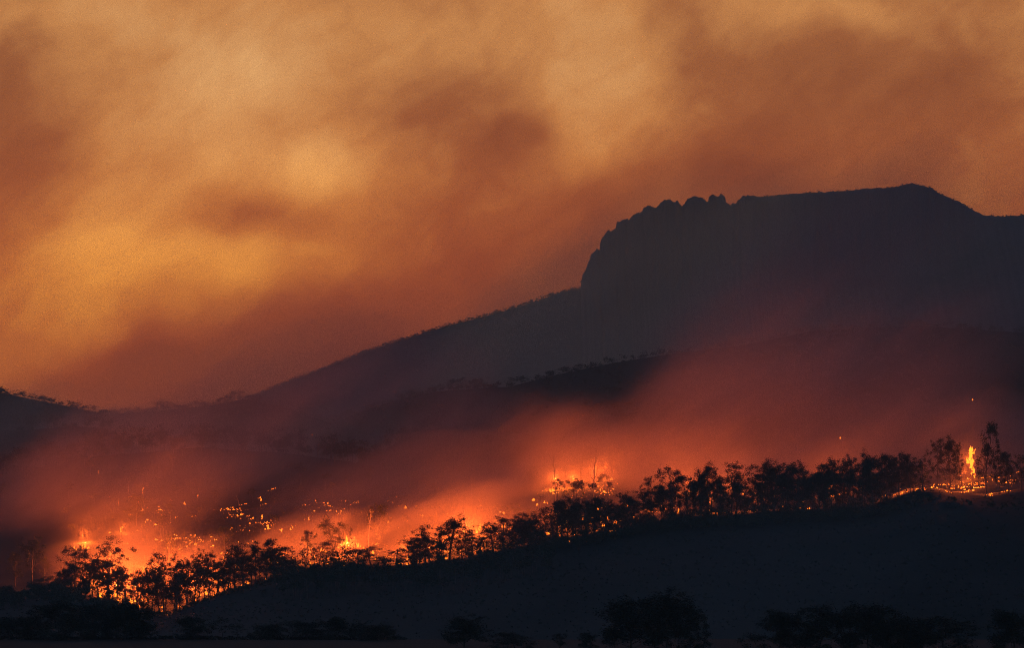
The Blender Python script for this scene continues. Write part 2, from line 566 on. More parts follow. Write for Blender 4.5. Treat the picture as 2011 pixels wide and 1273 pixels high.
def gum_tree(seed, h=20.0, trunk=.42, nlimb=6, spread=.30, per=46, clump=1.25, leaf=.62, ang=(28, 58), dead=False, r0=.30, fork=0.35, lvl3=(2, 4)):
    """meshes (trunk with limbs, crown) of one gum tree h metres high; crown width is returned too"""
    r = np.random.default_rng(seed)
    tubes, cl, cr = [], [], []

    def grow(p, d, L, rad, lv):
        n = 5 if lv == 0 else 4
        pts, rr = [p], [rad]
        dd = d / np.linalg.norm(d)
        for i in range(n):
            dd = dd + r.normal(0, (.05, .17, .22, .25)[lv], 3) + np.array([0, 0, (.03, .10, .10, .05)[lv]])
            dd /= np.linalg.norm(dd)
            pts.append(pts[-1] + dd * L / n)
            rr.append(rad * (1 - (.55 if lv == 0 else .75) * (i + 1) / n))
        tubes.append((np.array(pts), rr, 6 if lv == 0 else 4 if lv == 1 else 3))

        def at(t):
            k = min(int(t * n), n - 1)
            f = t * n - k
            return pts[k] * (1 - f) + pts[k + 1] * f, rr[k] * (1 - f) + rr[k + 1] * f, pts[k + 1] - pts[k]

        if lv == 3 or (lv == 2 and r.uniform() < .25):
            cl.append(pts[-1])
            cr.append(clump * r.uniform(.7, 1.25))
            return
        num = nlimb if lv == 0 else int(r.integers(3, 5)) if lv == 1 else int(r.integers(*lvl3))
        az = r.uniform(0, 6.28)
        for k in range(num):
            if lv == 0:
                t = trunk / .82 + (1 - trunk / .82) * ((k + r.uniform(.1, .9)) / num)
                t = min(t, .99)
            else:
                t = r.uniform(.45, 1.0) if k else 1.0
            q, qr, qd = at(t)
            qd = qd / np.linalg.norm(qd)
            az += 2.4 + r.uniform(-.5, .5)
            a = math.radians(r.uniform(*ang)) * (1.0 if lv else (1.45 - .95 * (k / max(1, num - 1))))
            s1 = np.cross(qd, (math.cos(az), math.sin(az), .1))
            s1 /= np.linalg.norm(s1)
            nd = qd * math.cos(a) + s1 * math.sin(a)
            if lv == 0:
                f = k / max(1, num - 1)
                LL = h * spread * r.uniform(.7, 1.25) * (.72 + 1.3 * f * (1 - f) - .12 * f)
            else:
                LL = L * r.uniform(.42, .68)
            grow(q, nd, LL, qr * r.uniform(.5, .68), lv + 1)

    grow(np.zeros(3), np.array([r.uniform(-.06, .06), r.uniform(-.06, .06), 1.]), h * .82, r0, 0)
    TV, TF, off = [], [], 0
    for pts, rr, sd in tubes:
        Vv, Ff = tube(pts, rr, sd)
        TV.append(Vv)
        TF += [tuple(i + off for i in f) for f in Ff]
        off += len(Vv)
    TV = np.concatenate(TV)
    TF = np.array(TF)
    cl = np.array(cl)
    LV, LF = leaf_quads(cl, cr, per, leaf, r, 1.0)
    allz = np.concatenate([TV[:, 2], LV[:, 2]] if not dead else [TV[:, 2]])
    hz = np.percentile(allz, 99.8)
    rad = np.hypot(LV[:, 0], LV[:, 1])
    wd = 2 * np.percentile(rad, 90)
    TV = TV / hz
    LV = LV / hz
    return TV, TF, LV, LF, wd / hz


PROTO = {}


def make_proto(key, n, bark, leafmat=M_LEAF, dead=False, **kw):
    lst = []
    for i in range(n):
        TV, TF, LV, LF, wd = gum_tree(seed=hash_key(key) + i * 17, dead=dead, **kw)
        tm = mesh_from('trunk_' + key, TV, TF, [bark], True)
        lm = None if dead else mesh_from('crown_' + key, LV, LF, [leafmat], False)
        lst.append((tm, lm, wd))
    PROTO[key] = lst


def hash_key(k):
    return sum((i + 3) * ord(c) for i, c in enumerate(k)) % 9000


make_proto('open', 6, M_BARK, trunk=.24, nlimb=10, spread=.27, per=64, clump=1.0, leaf=.40, ang=(20, 50), lvl3=(2, 3))
make_proto('dense', 6, M_BARK, trunk=.18, nlimb=12, spread=.27, per=80, clump=1.1, leaf=.42, ang=(24, 56), lvl3=(2, 4))
make_proto('tall', 5, M_BARK, trunk=.20, nlimb=14, spread=.20, per=64, clump=.95, leaf=.40, ang=(26, 56), lvl3=(2, 3))
make_proto('umbrella', 4, M_BARK, trunk=.36, nlimb=10, spread=.30, per=70, clump=1.0, leaf=.40, ang=(26, 54), lvl3=(2, 3))
make_proto('round', 5, M_BARK, trunk=.06, nlimb=16, spread=.36, per=120, clump=1.7, leaf=.60, ang=(34, 80), lvl3=(2, 4))
make_proto('bare', 4, M_PALE, trunk=.40, nlimb=6, spread=.30, per=2, dead=True, ang=(24, 50), r0=.34)

ORD = ['first', 'second', 'third', 'fourth', 'fifth', 'sixth', 'seventh', 'eighth', 'ninth', 'tenth', 'eleventh', 'twelfth', 'thirteenth',
       'fourteenth', 'fifteenth', 'sixteenth', 'seventeenth', 'eighteenth', 'nineteenth', 'twentieth', 'twenty-first', 'twenty-second',
       'twenty-third', 'twenty-fourth', 'twenty-fifth', 'twenty-sixth', 'twenty-seventh', 'twenty-eighth', 'twenty-ninth', 'thirtieth']


def tree(key, idx, base, h, width, rz, name, label, cat='tree', group=None, lean=0.0):
    tm, lm, wd = PROTO[key][idx % len(PROTO[key])]
    s = width / wd
    root = add(name, None, None, base, label, cat, group)
    root.empty_display_size = 1
    root.rotation_euler = (0, lean, rz)
    root.scale = (s, s, h)
    add('trunk', tm, root)
    if lm is not None:
        add('crown', lm, root)
    return root


def zoned(rows, zones, fmt):
    """rows (px, ...) sorted by column -> (row, label) counting from the left inside each zone"""
    rows = sorted(rows, key=lambda q: q[0])
    cnt, out = {}, []
    tots = {}
    for q in rows:
        zi = next(i for i, zz in enumerate(zones) if q[0] < zz[0])
        tots[zi] = tots.get(zi, 0) + 1
    for q in rows:
        zi = next(i for i, zz in enumerate(zones) if q[0] < zz[0])
        k = cnt.get(zi, 0)
        cnt[zi] = k + 1
        out.append((q, fmt(k, zones[zi][1], q)))
    return out


# the ridge row: column, base row, top row, crown width in photograph pixels, kind
RIDGE = [
    (96, 1168, 1132, 48, 'dense'), (128, 1166, 1118, 40, 'dense'), (148, 1166, 1070, 52, 'open'), (168, 1168, 1078, 44, 'open'),
    (213, 1190, 1054, 74, 'umbrella'), (192, 1180, 1108, 34, 'tall'), (248, 1192, 1112, 52, 'open'), (272, 1198, 1128, 46, 'open'),
    (298, 1204, 1086, 66, 'dense'), (322, 1210, 1128, 54, 'open'), (346, 1206, 1088, 52, 'tall'), (368, 1198, 1096, 48, 'open'),
    (388, 1188, 1078, 50, 'umbrella'), (410, 1180, 1082, 44, 'open'), (447, 1166, 1067, 64, 'dense'), (430, 1174, 1104, 40, 'tall'),
    (476, 1158, 1078, 50, 'open'), (502, 1150, 1064, 50, 'dense'), (522, 1144, 1082, 40, 'open'), (540, 1140, 1059, 46, 'tall'),
    (562, 1132, 1090, 46, 'umbrella'), (582, 1126, 1100, 30, 'dense'),
    (606, 1120, 1106, 26, 'dense'), (704, 1112, 1078, 44, 'umbrella'), (730, 1114, 1073, 60, 'dense'), (754, 1118, 1098, 44, 'dense'),
    (780, 1114, 1080, 40, 'open'), (812, 1114, 1052, 54, 'umbrella'), (836, 1110, 1030, 54, 'open'), (862, 1108, 1042, 50, 'open'),
    (882, 1106, 1011, 58, 'tall'), (908, 1102, 1058, 40, 'open'), (928, 1100, 1040, 52, 'dense'), (952, 1096, 1052, 46, 'open'),
    (968, 1092, 1026, 46, 'umbrella'), (990, 1088, 1014, 58, 'open'), (1016, 1082, 1012, 52, 'dense'), (1040, 1078, 1006, 50, 'open'),
    (1060, 1072, 1022, 44, 'dense'), (1084, 1068, 990, 46, 'open'), (1104, 1064, 974, 66, 'dense'), (1130, 1060, 980, 56, 'dense'),
    (1152, 1056, 992, 40, 'open'), (1168, 1054, 976, 46, 'dense'), (1190, 1050, 980, 48, 'open'), (1212, 1046, 986, 44, 'dense'),
    (1236, 1040, 966, 50, 'dense'), (1262, 1034, 960, 46, 'dense'), (1284, 1030, 936, 44, 'open'), (1304, 1028, 952, 40, 'dense'),
    (1321, 1024, 916, 66, 'open'), (1350, 1020, 928, 44, 'open'), (1374, 1018, 922, 48, 'dense'), (1398, 1016, 908, 54, 'dense'),
    (1416, 1014, 934, 40, 'open'), (1437, 1012, 906, 60, 'open'), (1462, 1012, 946, 40, 'dense'),
    (1496, 1010, 902, 58, 'open'), (1520, 1009, 906, 52, 'dense'), (1544, 1007, 912, 44, 'tall'), (1568, 1006, 905, 54, 'dense'),
    (1596, 1004, 928, 44, 'dense'), (1618, 1003, 912, 50, 'dense'), (1644, 1001, 898, 56, 'dense'), (1668, 1000, 893, 48, 'umbrella'),
    (1693, 998, 881, 46, 'tall'), (1716, 994, 896, 48, 'dense'), (1742, 988, 892, 52, 'dense'), (1766, 980, 892, 40, 'open'),
    (1788, 972, 888, 48, 'dense'), (1812, 964, 900, 40, 'open'),
]
ZR = [(240, 'beside the brightest fire, far left'), (470, 'in the fire-lit wood low on the ridge'),
      (600, 'just left of the thin fire line'), (790, 'on the saddle by the burning snag'),
      (970, 'around the round bright fire, mid ridge'), (1220, 'below the glowing twin trunks'),
      (1480, 'in the stand right of the glowing trunks'), (1720, 'in the stand under the smoke bank'),
      (9999, 'just left of the bright grass fire')]
LOOK = {'open': 'open-branched', 'dense': 'dense dark', 'tall': 'narrow tall', 'umbrella': 'spreading'}
for i, (q, lab) in enumerate(zoned(RIDGE, ZR, lambda k, zn, q: f'{ORD[k]} silhouetted gum tree from the left {zn}')):
    px, pb, ptop, wp, key = q
    D = 1984 + (i * 37 % 20)
    x = wx(px, D)
    zb = float(z_fire_hill(x, D)) - .3
    h = wz(ptop, D) - zb
    tree(key, i, (x, D, zb), h, wp / FPX * D * 1.2, (i * 2.39) % 6.28, 'gum_tree', lab, group='gum trees along the burning ridge')

# a second row just behind, filling the stands
BACKROW = []
rb = np.random.default_rng(15)
_rt = np.array(sorted((q[0], q[2]) for q in RIDGE), float)
for a, b, st in ((104, 284, 17), (286, 575, 13), (806, 1290, 20), (1296, 1476, 20), (1486, 1800, 16)):
    px = a + 4.0
    while px < b:
        crest = float(np.interp(px, CREST[:, 0], CREST[:, 1]))
        topr = float(np.interp(px, _rt[:, 0], _rt[:, 1]))
        BACKROW.append((px, crest, topr + rb.uniform(.02, .36) * (crest - topr), rb.uniform(34, 52), ('open', 'dense', 'tall', 'dense')[int(rb.integers(0, 4))]))
        px += st * rb.uniform(.7, 1.3)
ZB = [(285, 'beside the brightest fire'), (440, 'in the fire-lit wood'), (600, 'left of the thin fire line'), (970, 'around the round bright fire'),
      (1290, 'below the glowing twin trunks'), (1480, 'right of the glowing trunks'), (9999, 'under the smoke bank')]
for i, (q, lab) in enumerate(zoned(BACKROW, ZB, lambda k, zn, q: f'{ORD[k]} second-row gum tree from the left {zn}')):
    px, pb, ptop, wp, key = q
    D = 2008 + (i * 31 % 22)
    x = wx(px, D)
    zb = float(z_fire_hill(x, D)) - .3
    tree(key, i + 3, (x, D, zb), max(5, wz(ptop, D) - zb), wp / FPX * D * 1.25, (i * 1.93) % 6.28, 'gum_tree', lab, group='second row of gum trees along the ridge')

# trees standing in the smoke behind the ridge
SMOKY = [(30, 1150, 1085, 34, 'tall', 2090), (62, 1158, 1054, 58, 'umbrella', 2060), (88, 1150, 1092, 36, 'open', 2080),
         (606, 1108, 1042, 28, 'tall', 2060), (628, 1106, 1062, 46, 'open', 2050), (656, 1098, 1014, 48, 'tall', 2070), (676, 1096, 1024, 34, 'open', 2080),
         (440, 1080, 1030, 44, 'umbrella', 2170), (330, 1090, 1046, 40, 'open', 2150), (268, 1060, 966, 42, 'tall', 2230), (745, 1068, 990, 40, 'tall', 2130),
         (1012, 1040, 988, 48, 'umbrella', 2110), (1128, 972, 940, 40, 'umbrella', 2180), (1040, 1030, 1000, 30, 'open', 2120),
         (1840, 954, 862, 46, 'open', 2040), (1866, 958, 856, 54, 'dense', 2050), (1890, 960, 870, 40, 'open', 2060),
         (1936, 972, 829, 44, 'tall', 2010), (1962, 962, 888, 40, 'dense', 2040), (1982, 958, 884, 46, 'dense', 2030), (2006, 954, 892, 44, 'open', 2040),
         (2030, 954, 880, 50, 'dense', 2050)]
ZS = [(140, 'in the red smoke at the left edge'), (600, 'on the smoky slope above the fire-lit wood'), (800, 'in the smoke over the low saddle'),
      (1300, 'in the orange smoke by the glowing twin trunks'), (9999, 'around the burning tree at the right end')]
for i, (q, lab) in enumerate(zoned(SMOKY, ZS, lambda k, zn, q: f'{ORD[k]} smoke-veiled gum tree from the left {zn}')):
    px, pb, ptop, wp, key, D = q
    x = wx(px, D)
    zb = float(z_fire_hill(x, D)) - .3
    tree(key, i + 2, (x, D, zb), max(4, wz(ptop, D) - zb), wp / FPX * D * 1.1, (i * 1.7) % 6.28, 'gum_tree', lab, group='gum trees veiled by smoke')

BARE = [(1092, 958, 866, 26, 2175, 'tall bare glowing trunk above the hottest fire at the middle'),
        (1166, 952, 862, 30, 2190, 'bare forked tree beside the twin trunks above the hottest fire'),
        (1108, 950, 880, 12, 2200, 'thin bare pole just right of the tall glowing trunk'),
        (1140, 956, 884, 16, 2195, 'thin bare tree between the two tallest glowing trunks'),
        (724, 1064, 984, 24, 2110, 'long bare orange-lit trunk right of the burning snag'),
        (914, 1064, 984, 34, 2060, 'pale forked bare tree lit orange at the middle of the ridge'),
        (930, 1040, 990, 26, 2090, 'small bare forked tree right of the pale forked tree'),
        (856, 1012, 948, 20, 2200, 'leaning bare trunk in smoke left of the pale forked tree'),
        (925, 990, 922, 34, 2290, 'dim bare tree high in the smoke at the middle'),
        (782, 1112, 1066, 34, 2030, 'small twisted bare shrub by the low bright ground fire'),
        (238, 1062, 1020, 12, 2160, 'short burning stump trunk above the brightest fire'),
        (1394, 958, 890, 34, 2080, 'bare branches lit red above the dark stand'),
        (470, 1010, 968, 30, 2280, 'bare bush above the arc of small fires'),
        (383, 1066, 1040, 10, 2150, 'thin glowing pole above the fire-lit wood'),
        (283, 1000, 958, 12, 2260, 'thin burning pole high on the smoky slope')]
for i, (px, pb, ptop, wp, D, lab) in enumerate(BARE):
    x = wx(px, D)
    zb = float(z_fire_hill(x, D)) - .3
    tree('bare', i, (x, D, zb), max(3, wz(ptop, D) - zb), wp / FPX * D * 1.3, (i * 2.1) % 6.28, 'bare_tree', lab, group='bare trees lit by the fire',
         lean=(-.18 if 'leaning' in lab else 0))

# trees on the skyline of the far hills
SKYL = [(8, 768, 26, 'open'), (30, 775, 24, 'dense'), (62, 780, 26, 'umbrella'), (86, 779, 24, 'umbrella'), (112, 792, 26, 'open'), (150, 799, 24, 'dense'),
        (196, 807, 26, 'open'), (222, 811, 24, 'dense'), (252, 812, 24, 'open'), (276, 803, 26, 'umbrella'), (298, 800, 28, 'umbrella'), (318, 786, 26, 'umbrella'),
        (334, 789, 24, 'umbrella'), (352, 797, 26, 'umbrella'), (372, 799, 26, 'umbrella'), (398, 788, 16, 'umbrella'), (410, 791, 16, 'open'),
        (432, 781, 20, 'open'), (445, 776, 20, 'umbrella'), (458, 766, 16, 'umbrella'), (472, 766, 18, 'open'), (488, 772, 20, 'umbrella'), (504, 776, 18, 'open')]
ZK = [(260, 'on the left skyline before the dip'), (9999, 'on the skyline after the dip')]
for i, (q, lab) in enumerate(zoned(SKYL, ZK, lambda k, zn, q: f'{ORD[k]} far gum tree from the left {zn}')):
    px, ptop, wp, key = q
    D = 4200 + (i * 29 % 40) - 20
    x = wx(px, D)
    zb = float(left_hill.z(x, D)) - 2.5
    tree(key, i, (x, D, zb), max(5, wz(ptop, D) - zb), wp / FPX * D * 1.2, (i * 2.9) % 6.28, 'gum_tree', lab, group='far gum trees on the left skyline')

MIDT = [(806, 764, 30, 'umbrella'), (818, 770, 22, 'open'), (842, 760, 26, 'dense'), (866, 754, 28, 'umbrella'), (890, 744, 30, 'dense'), (908, 741, 28, 'umbrella'),
        (928, 744, 26, 'dense'), (944, 742, 22, 'umbrella'), (970, 752, 26, 'open'), (1006, 741, 26, 'umbrella'), (1024, 738, 26, 'umbrella'), (1050, 736, 26, 'open'),
        (1076, 728, 24, 'dense'), (1104, 722, 26, 'umbrella'), (1140, 714, 24, 'dense')]
for i, (q, lab) in enumerate(zoned(MIDT, [(960, 'in the dark clump below the mountain'), (9999, 'on the ridge right of the dark clump')],
                                   lambda k, zn, q: f'{ORD[k]} dim gum tree from the left {zn}')):
    px, ptop, wp, key = q
    D = 4290 + (i * 23 % 20)
    x = wx(px, D)
    zb = float(mid_spur.z(x, D)) - 2.5
    tree(key, i + 1, (x, D, zb), max(6, wz(ptop, D) - zb), wp / FPX * D * 1.15, (i * 2.2) % 6.28, 'gum_tree', lab, group='dim gum trees on the wooded ridge')

# paddock trees in the foreground
FRONT = [(18, 1258, 1212, 62, 'round', 1300, 'low round black tree at the bottom left corner'),
         (62, 1258, 1208, 56, 'round', 1300, 'round black tree between the corner tree and the biggest left tree'),
         (118, 1258, 1182, 100, 'round', 1290, 'biggest black tree of the bottom left clump'),
         (160, 1258, 1190, 76, 'round', 1300, 'black tree forming the right shoulder of the biggest left tree'),
         (212, 1258, 1196, 50, 'round', 1310, 'black tree just left of the tall spreading one, bottom left'),
         (246, 1258, 1182, 74, 'round', 1300, 'tall black tree whose top overlaps the lowest fire'),
         (280, 1258, 1214, 46, 'round', 1300, 'low black tree ending the bottom left clump'),
         (382, 1258, 1212, 62, 'round', 1300, 'lone black paddock tree right of the bottom left clump'),
         (438, 1258, 1213, 40, 'umbrella', 1300, 'slender paddock tree, taller of a close pair'),
         (466, 1258, 1224, 36, 'umbrella', 1300, 'slender paddock tree, shorter of a close pair'),
         (528, 1260, 1227, 46, 'round', 1300, 'small spreading paddock tree right of the slender pair'),
         (574, 1262, 1218, 32, 'umbrella', 1300, 'thin paddock tree left of the wide paddock tree'),
         (604, 1262, 1222, 44, 'round', 1300, 'paddock tree under the left side of the wide paddock tree'),
         (640, 1264, 1212, 76, 'round', 1300, 'wide paddock tree with stacked crowns at the bottom'),
         (706, 1266, 1224, 50, 'round', 1290, 'rounded paddock tree right of the wide paddock tree'),
         (742, 1268, 1228, 58, 'round', 1280, 'low paddock tree, last of the left row'),
         (912, 1280, 1208, 80, 'round', 1180, 'lone round paddock tree at the bottom centre'),
         (1012, 1284, 1243, 62, 'round', 1150, 'low tree cut by the bottom edge right of the lone round tree'),
         (1098, 1284, 1245, 24, 'tall', 1150, 'small pointed sapling at the bottom edge'),
         (1150, 1284, 1243, 32, 'round', 1150, 'small bushy sapling left of the biggest right tree'),
         (1240, 1286, 1176, 94, 'round', 1120, 'left half tree of the tall dark pair at the bottom'),
         (1310, 1286, 1158, 96, 'round', 1110, 'tallest dark tree at the bottom right of centre'),
         (1356, 1286, 1188, 56, 'round', 1120, 'dark tree on the right flank of the tallest one'),
         (1528, 1290, 1200, 92, 'round', 1080, 'first low dark tree left in the bottom right row'),
         (1606, 1290, 1190, 104, 'round', 1080, 'second dark tree of the bottom right row, with a domed top'),
         (1704, 1290, 1187, 82, 'round', 1080, 'tallest dark tree of the bottom right row'),
         (1772, 1290, 1206, 92, 'round', 1080, 'dark tree sloping down right of the tallest of the bottom right row'),
         (1850, 1290, 1212, 106, 'round', 1080, 'last wide dark tree of the bottom right row'),
         (1990, 1290, 1200, 96, 'round', 1060, 'faint dark tree at the bottom right corner')]
for i, (px, pb, ptop, wp, key, D, lab) in enumerate(FRONT):
    x = wx(px, D)
    h = wz(ptop, D) + .2
    tree(key, i, (x, D, -.2), h, wp / FPX * D * (1.35 if px > 1180 else 1.3), (i * 2.39) % 6.28, 'paddock_tree', lab, group='paddock trees in the foreground')


# ------------------------------------------------------------------ woods and undergrowth too many to count
def woods(name, places, per, leaf, label, seed, mat=M_LEAF, flat=.6, tall=True):
    r = np.random.default_rng(seed)
    C, R, TV, TF = [], [], [], []
    for (x, y, z, h, wd) in places:
        n = 5 if tall else 3
        for k in range(n):
            a = r.uniform(0, 6.28)
            q = r.uniform(0, .42) * wd
            C.append((x + q * math.cos(a), y + q * math.sin(a), z + h * (r.uniform(.5, .92) if tall else r.uniform(.25, .7))))
            R.append(wd * r.uniform(.22, .36))
        if tall:
            o = len(TV) * 6
            b = .018 * h
            TV.append([(x - b, y, z - 1), (x + b, y - b, z - 1), (x, y + b, z - 1), (x - b * .3, y, z + h * .8), (x + b * .3, y, z + h * .8), (x, y + b * .3, z + h * .8)])
            TF += [(o, o + 1, o + 4, o + 3), (o + 1, o + 2, o + 5, o + 4), (o + 2, o, o + 3, o + 5)]
    LV, LF = leaf_quads(np.array(C), np.array(R), per, leaf, r, flat)
    L = leaf * 1.0
    if tall:
        TVv = np.array(TV).reshape(-1, 3)
        V = np.concatenate([LV, TVv])
        F = [LF, np.array(TF) + len(LV)]
        ids = np.concatenate([np.zeros(len(LF)), np.ones(len(TF))])
        me = mesh_from(name, V, F, [mat, M_BARK], False, ids)
    else:
        me = mesh_from(name, LV, LF, [mat], False)
    return add(name, me, label=label, kind='stuff')


def scatter(fz, D0, D1, p0, p1, n, h, wd, r, keep=None):
    out = []
    while len(out) < n:
        D = r.uniform(D0, D1)
        px = r.uniform(p0, p1)
        x = wx(px, D)
        if keep and not keep(px, D):
            continue
        hh = r.uniform(*h)
        out.append((x, D, float(fz(x, D)), hh, hh * r.uniform(*wd)))
    return out


r1 = np.random.default_rng(41)
woods('hillside_woods', scatter(left_hill.z, 3960, 4215, -300, 700, 900, (3.5, 7), (1.1, 1.6), r1), 22, 1.1, 'dark woods covering the far left hill', 42, tall=False)
woods('hillside_woods', scatter(spur_a.z, 3250, 3410, -300, 420, 380, (6, 12), (.7, 1.1), r1), 30, 1.0, 'dark woods on the upper spur at the left edge', 43)
woods('hillside_woods', scatter(spur_b.z, 2760, 2910, -300, 360, 340, (6, 12), (.7, 1.1), r1), 24, 1.1, 'dark woods on the lower spur at the left edge', 44)
woods('hillside_woods', scatter(mid_spur.z, 4080, 4315, 650, 2200, 1300, (4, 8), (1.0, 1.5), r1), 18, 1.2, 'dark woods along the ridge below the mountain', 45, tall=False)
woods('hillside_woods', scatter(low_spur.z, 3130, 3310, 760, 2100, 800, (6, 11), (.7, 1.1), r1), 16, 1.3, 'dim woods on the lower ridge in the smoke', 46)
r2 = np.random.default_rng(51)
woods('mountain_scrub', scatter(mtn.z, 5975, 6012, 380, 1142, 700, (1.4, 4.8), (.9, 1.6), r2) + scatter(mtn.z, 5600, 5960, 300, 2100, 700, (2, 5), (1.0, 1.6), r2)
      + scatter(mtn.z, 5985, 6010, 1490, 2040, 160, (.5, 1.4), (1.2, 2.2), r2), 12, 1.1,
      'low scrub fringing the long mountain slope', 52, tall=False)
woods('grass_tufts', scatter(z_fire_hill, 1760, 1996, -80, 2120, 3800, (.35, 1.0), (1.0, 2.2), r2), 5, .5, 'rough grass and bracken on the near slope', 53, tall=False)
r3 = np.random.default_rng(61)
woods('slope_woods', scatter(z_fire_hill, 1880, 1965, 540, 1080, 150, (5, 11), (.5, .8), r3)
      + scatter(z_fire_hill, 1900, 1980, -80, 250, 110, (2.5, 6), (.7, 1.0), r3), 44, .7, 'dark woods on the near slope below the ridge', 62)


def crest_keep(px, D):
    return not ((575 < px < 700 or 770 < px < 808 or 1755 < px < 2040) and D > 1976)


woods('undergrowth', scatter(z_fire_hill, 1964, 1990, 60, 2040, 420, (.8, 2.4), (1.0, 1.8), r3, crest_keep)
      + scatter(z_fire_hill, 1964, 1986, 1040, 1750, 260, (2.5, 5.5), (.8, 1.2), r3, crest_keep)
      + scatter(z_fire_hill, 1990, 2004, 1020, 1745, 190, (2, 5.5), (.8, 1.3), r3), 48, .45, 'dark undergrowth along the foot of the ridge trees', 63, tall=False)
woods('smoky_woods', scatter(z_fire_hill, 2440, 2525, -80, 1300, 260, (5, 13), (.45, .75), r3)
      + scatter(z_fire_hill, 2200, 2440, -80, 1200, 70, (4, 9), (.45, .75), r3), 40, .7, 'dim woods in the red smoke at the top of the burning slope', 65)
woods('hedgerow', [(wx(px, 1302), 1302, -.2, r3.uniform(.6, 1.5), r3.uniform(1.2, 3)) for px in np.arange(-10, 800, 6)], 26, .45,
      'low dark hedge along the far edge of the paddock', 64, tall=False)


# ------------------------------------------------------------------ fire
def tongue(h, wd, r):
    """one flame tongue: verts, faces, heat"""
    nr, ns = 6, 6
    prof = [.55, 1.0, .85, .55, .28, .03]
    zz = [0, .14, .35, .6, .82, 1.0]
    lean = r.normal(0, .16, 2)
    ph = r.uniform(0, 6.28)
    V, H = [], []
    for i in range(nr):
        ox = lean[0] * zz[i] * h + .10 * wd * math.sin(ph + zz[i] * 6)
        oy = lean[1] * zz[i] * h
        for k in range(ns):
            a = 2 * math.pi * k / ns
            rr = wd / 2 * prof[i] * r.uniform(.7, 1.25)
            V.append((ox + rr * math.cos(a), oy + rr * math.sin(a), zz[i] * h))
            H.append(max(0, 1.0 - .75 * zz[i]) + r.uniform(-.08, .08))
    F = [(i * ns + k, i * ns + (k + 1) % ns, (i + 1) * ns + (k + 1) % ns, (i + 1) * ns + k) for i in range(nr - 1) for k in range(ns)]
    return V, F, H


def flame_mesh(name, items, mat):
    V, F, H, off = [], [], [], 0
    for (p, h, wd, r, hot) in items:
        v, f, hh = tongue(h, wd, r)
        V += [(a + p[0], b + p[1], c + p[2]) for a, b, c in v]
        F += [tuple(i + off for i in q) for q in f]
        H += [x + hot for x in hh]
        off += len(v)
    me = mesh_from(name, np.array(V), np.array(F), [mat], True)
    at = me.attributes.new('heat', 'FLOAT', 'POINT')
    at.data.foreach_set('value', np.array(H, np.float32))
    return me


FIRE_POWER = 6500.0


def fire(kind, px, py, wpx, hpx, power, label, n=None, group='fires on the burning ridge', D=None):
    """a burning patch on the hill; wpx, hpx its size in photograph pixels; power scales its light"""
    r = np.random.default_rng(int(px * 13 + py * 7))
    if D is None:
        c = hit_fire_hill(px, py)
    else:
        c = Vector((wx(px, D), D, wz(py, D)))
    m = c.y / FPX
    W, H = wpx * m, hpx * m
    items = []
    if kind == 'column':                 # a tree alight from foot to top
        n = n or max(14, int(hpx * .7))
        for k in range(n):
            t = r.uniform(0, 1) ** .85
            lump = .35 + .65 * abs(math.sin(t * 7.5 + px))          # ragged, uneven up its height
            a = r.uniform(0, 6.28)
            rad = W * .42 * lump * r.uniform(0, 1)
            p = (rad * math.cos(a) + W * (.30 * math.sin(t * 4 + 2) + .25 * t), rad * math.sin(a), H * t * .88)
            s = H * (.03 + .12 * r.random() ** 2) * (1.0 + .5 * t)
            items.append((p, s, s * r.uniform(.3, .6), r, r.uniform(-.45, .15) - .4 * t))
    else:
        n = n or max(3, int(wpx / 2.6))
        for k in range(n):
            x = r.uniform(-.5, .5) * W
            y = r.normal(0, 1.4)
            g = float(z_fire_hill(c.x + x, c.y + y)) - c.z
            s = max(.35, .8 * H * r.uniform(.2, 1.0) ** 1.3 * (1.0 - .9 * abs(x / (W + .01))))
            items.append(((x, y, g - .1), s, min(s * r.uniform(.35, .7), 1.0), r, r.uniform(-.25, .15)))
    root = add('burning_tree' if kind == 'column' else 'ground_fire', None, None, c, label, 'fire', group)
    root.empty_display_size = 1
    add('flames', flame_mesh('flames', items, M_FLAME), root, kind='stuff')
    if kind == 'column':
        tv, tf = tube([(0, 0, -.4), (W * .06, 0, H * .3), (W * .16, 0, H * .6), (W * .2, 0, H * .85)], [.22, .17, .12, .05], 6)
        add('trunk', mesh_from('trunk', tv, np.array(tf), [M_CHAR], True), root)
    if power >= .75:
        ld = bpy.data.lights.new('firelight', 'POINT')
        ld.energy = FIRE_POWER * power * (.45 if px > 1700 else 1.0)
        ld.color = (1.0, .145, .018)
        ld.shadow_soft_size = 0.0
        lo = bpy.data.objects.new('firelight', ld)
        COL.objects.link(lo)
        lo.parent = root
        lo.location = (0, 14, max(5.0, H * .6))
    return root


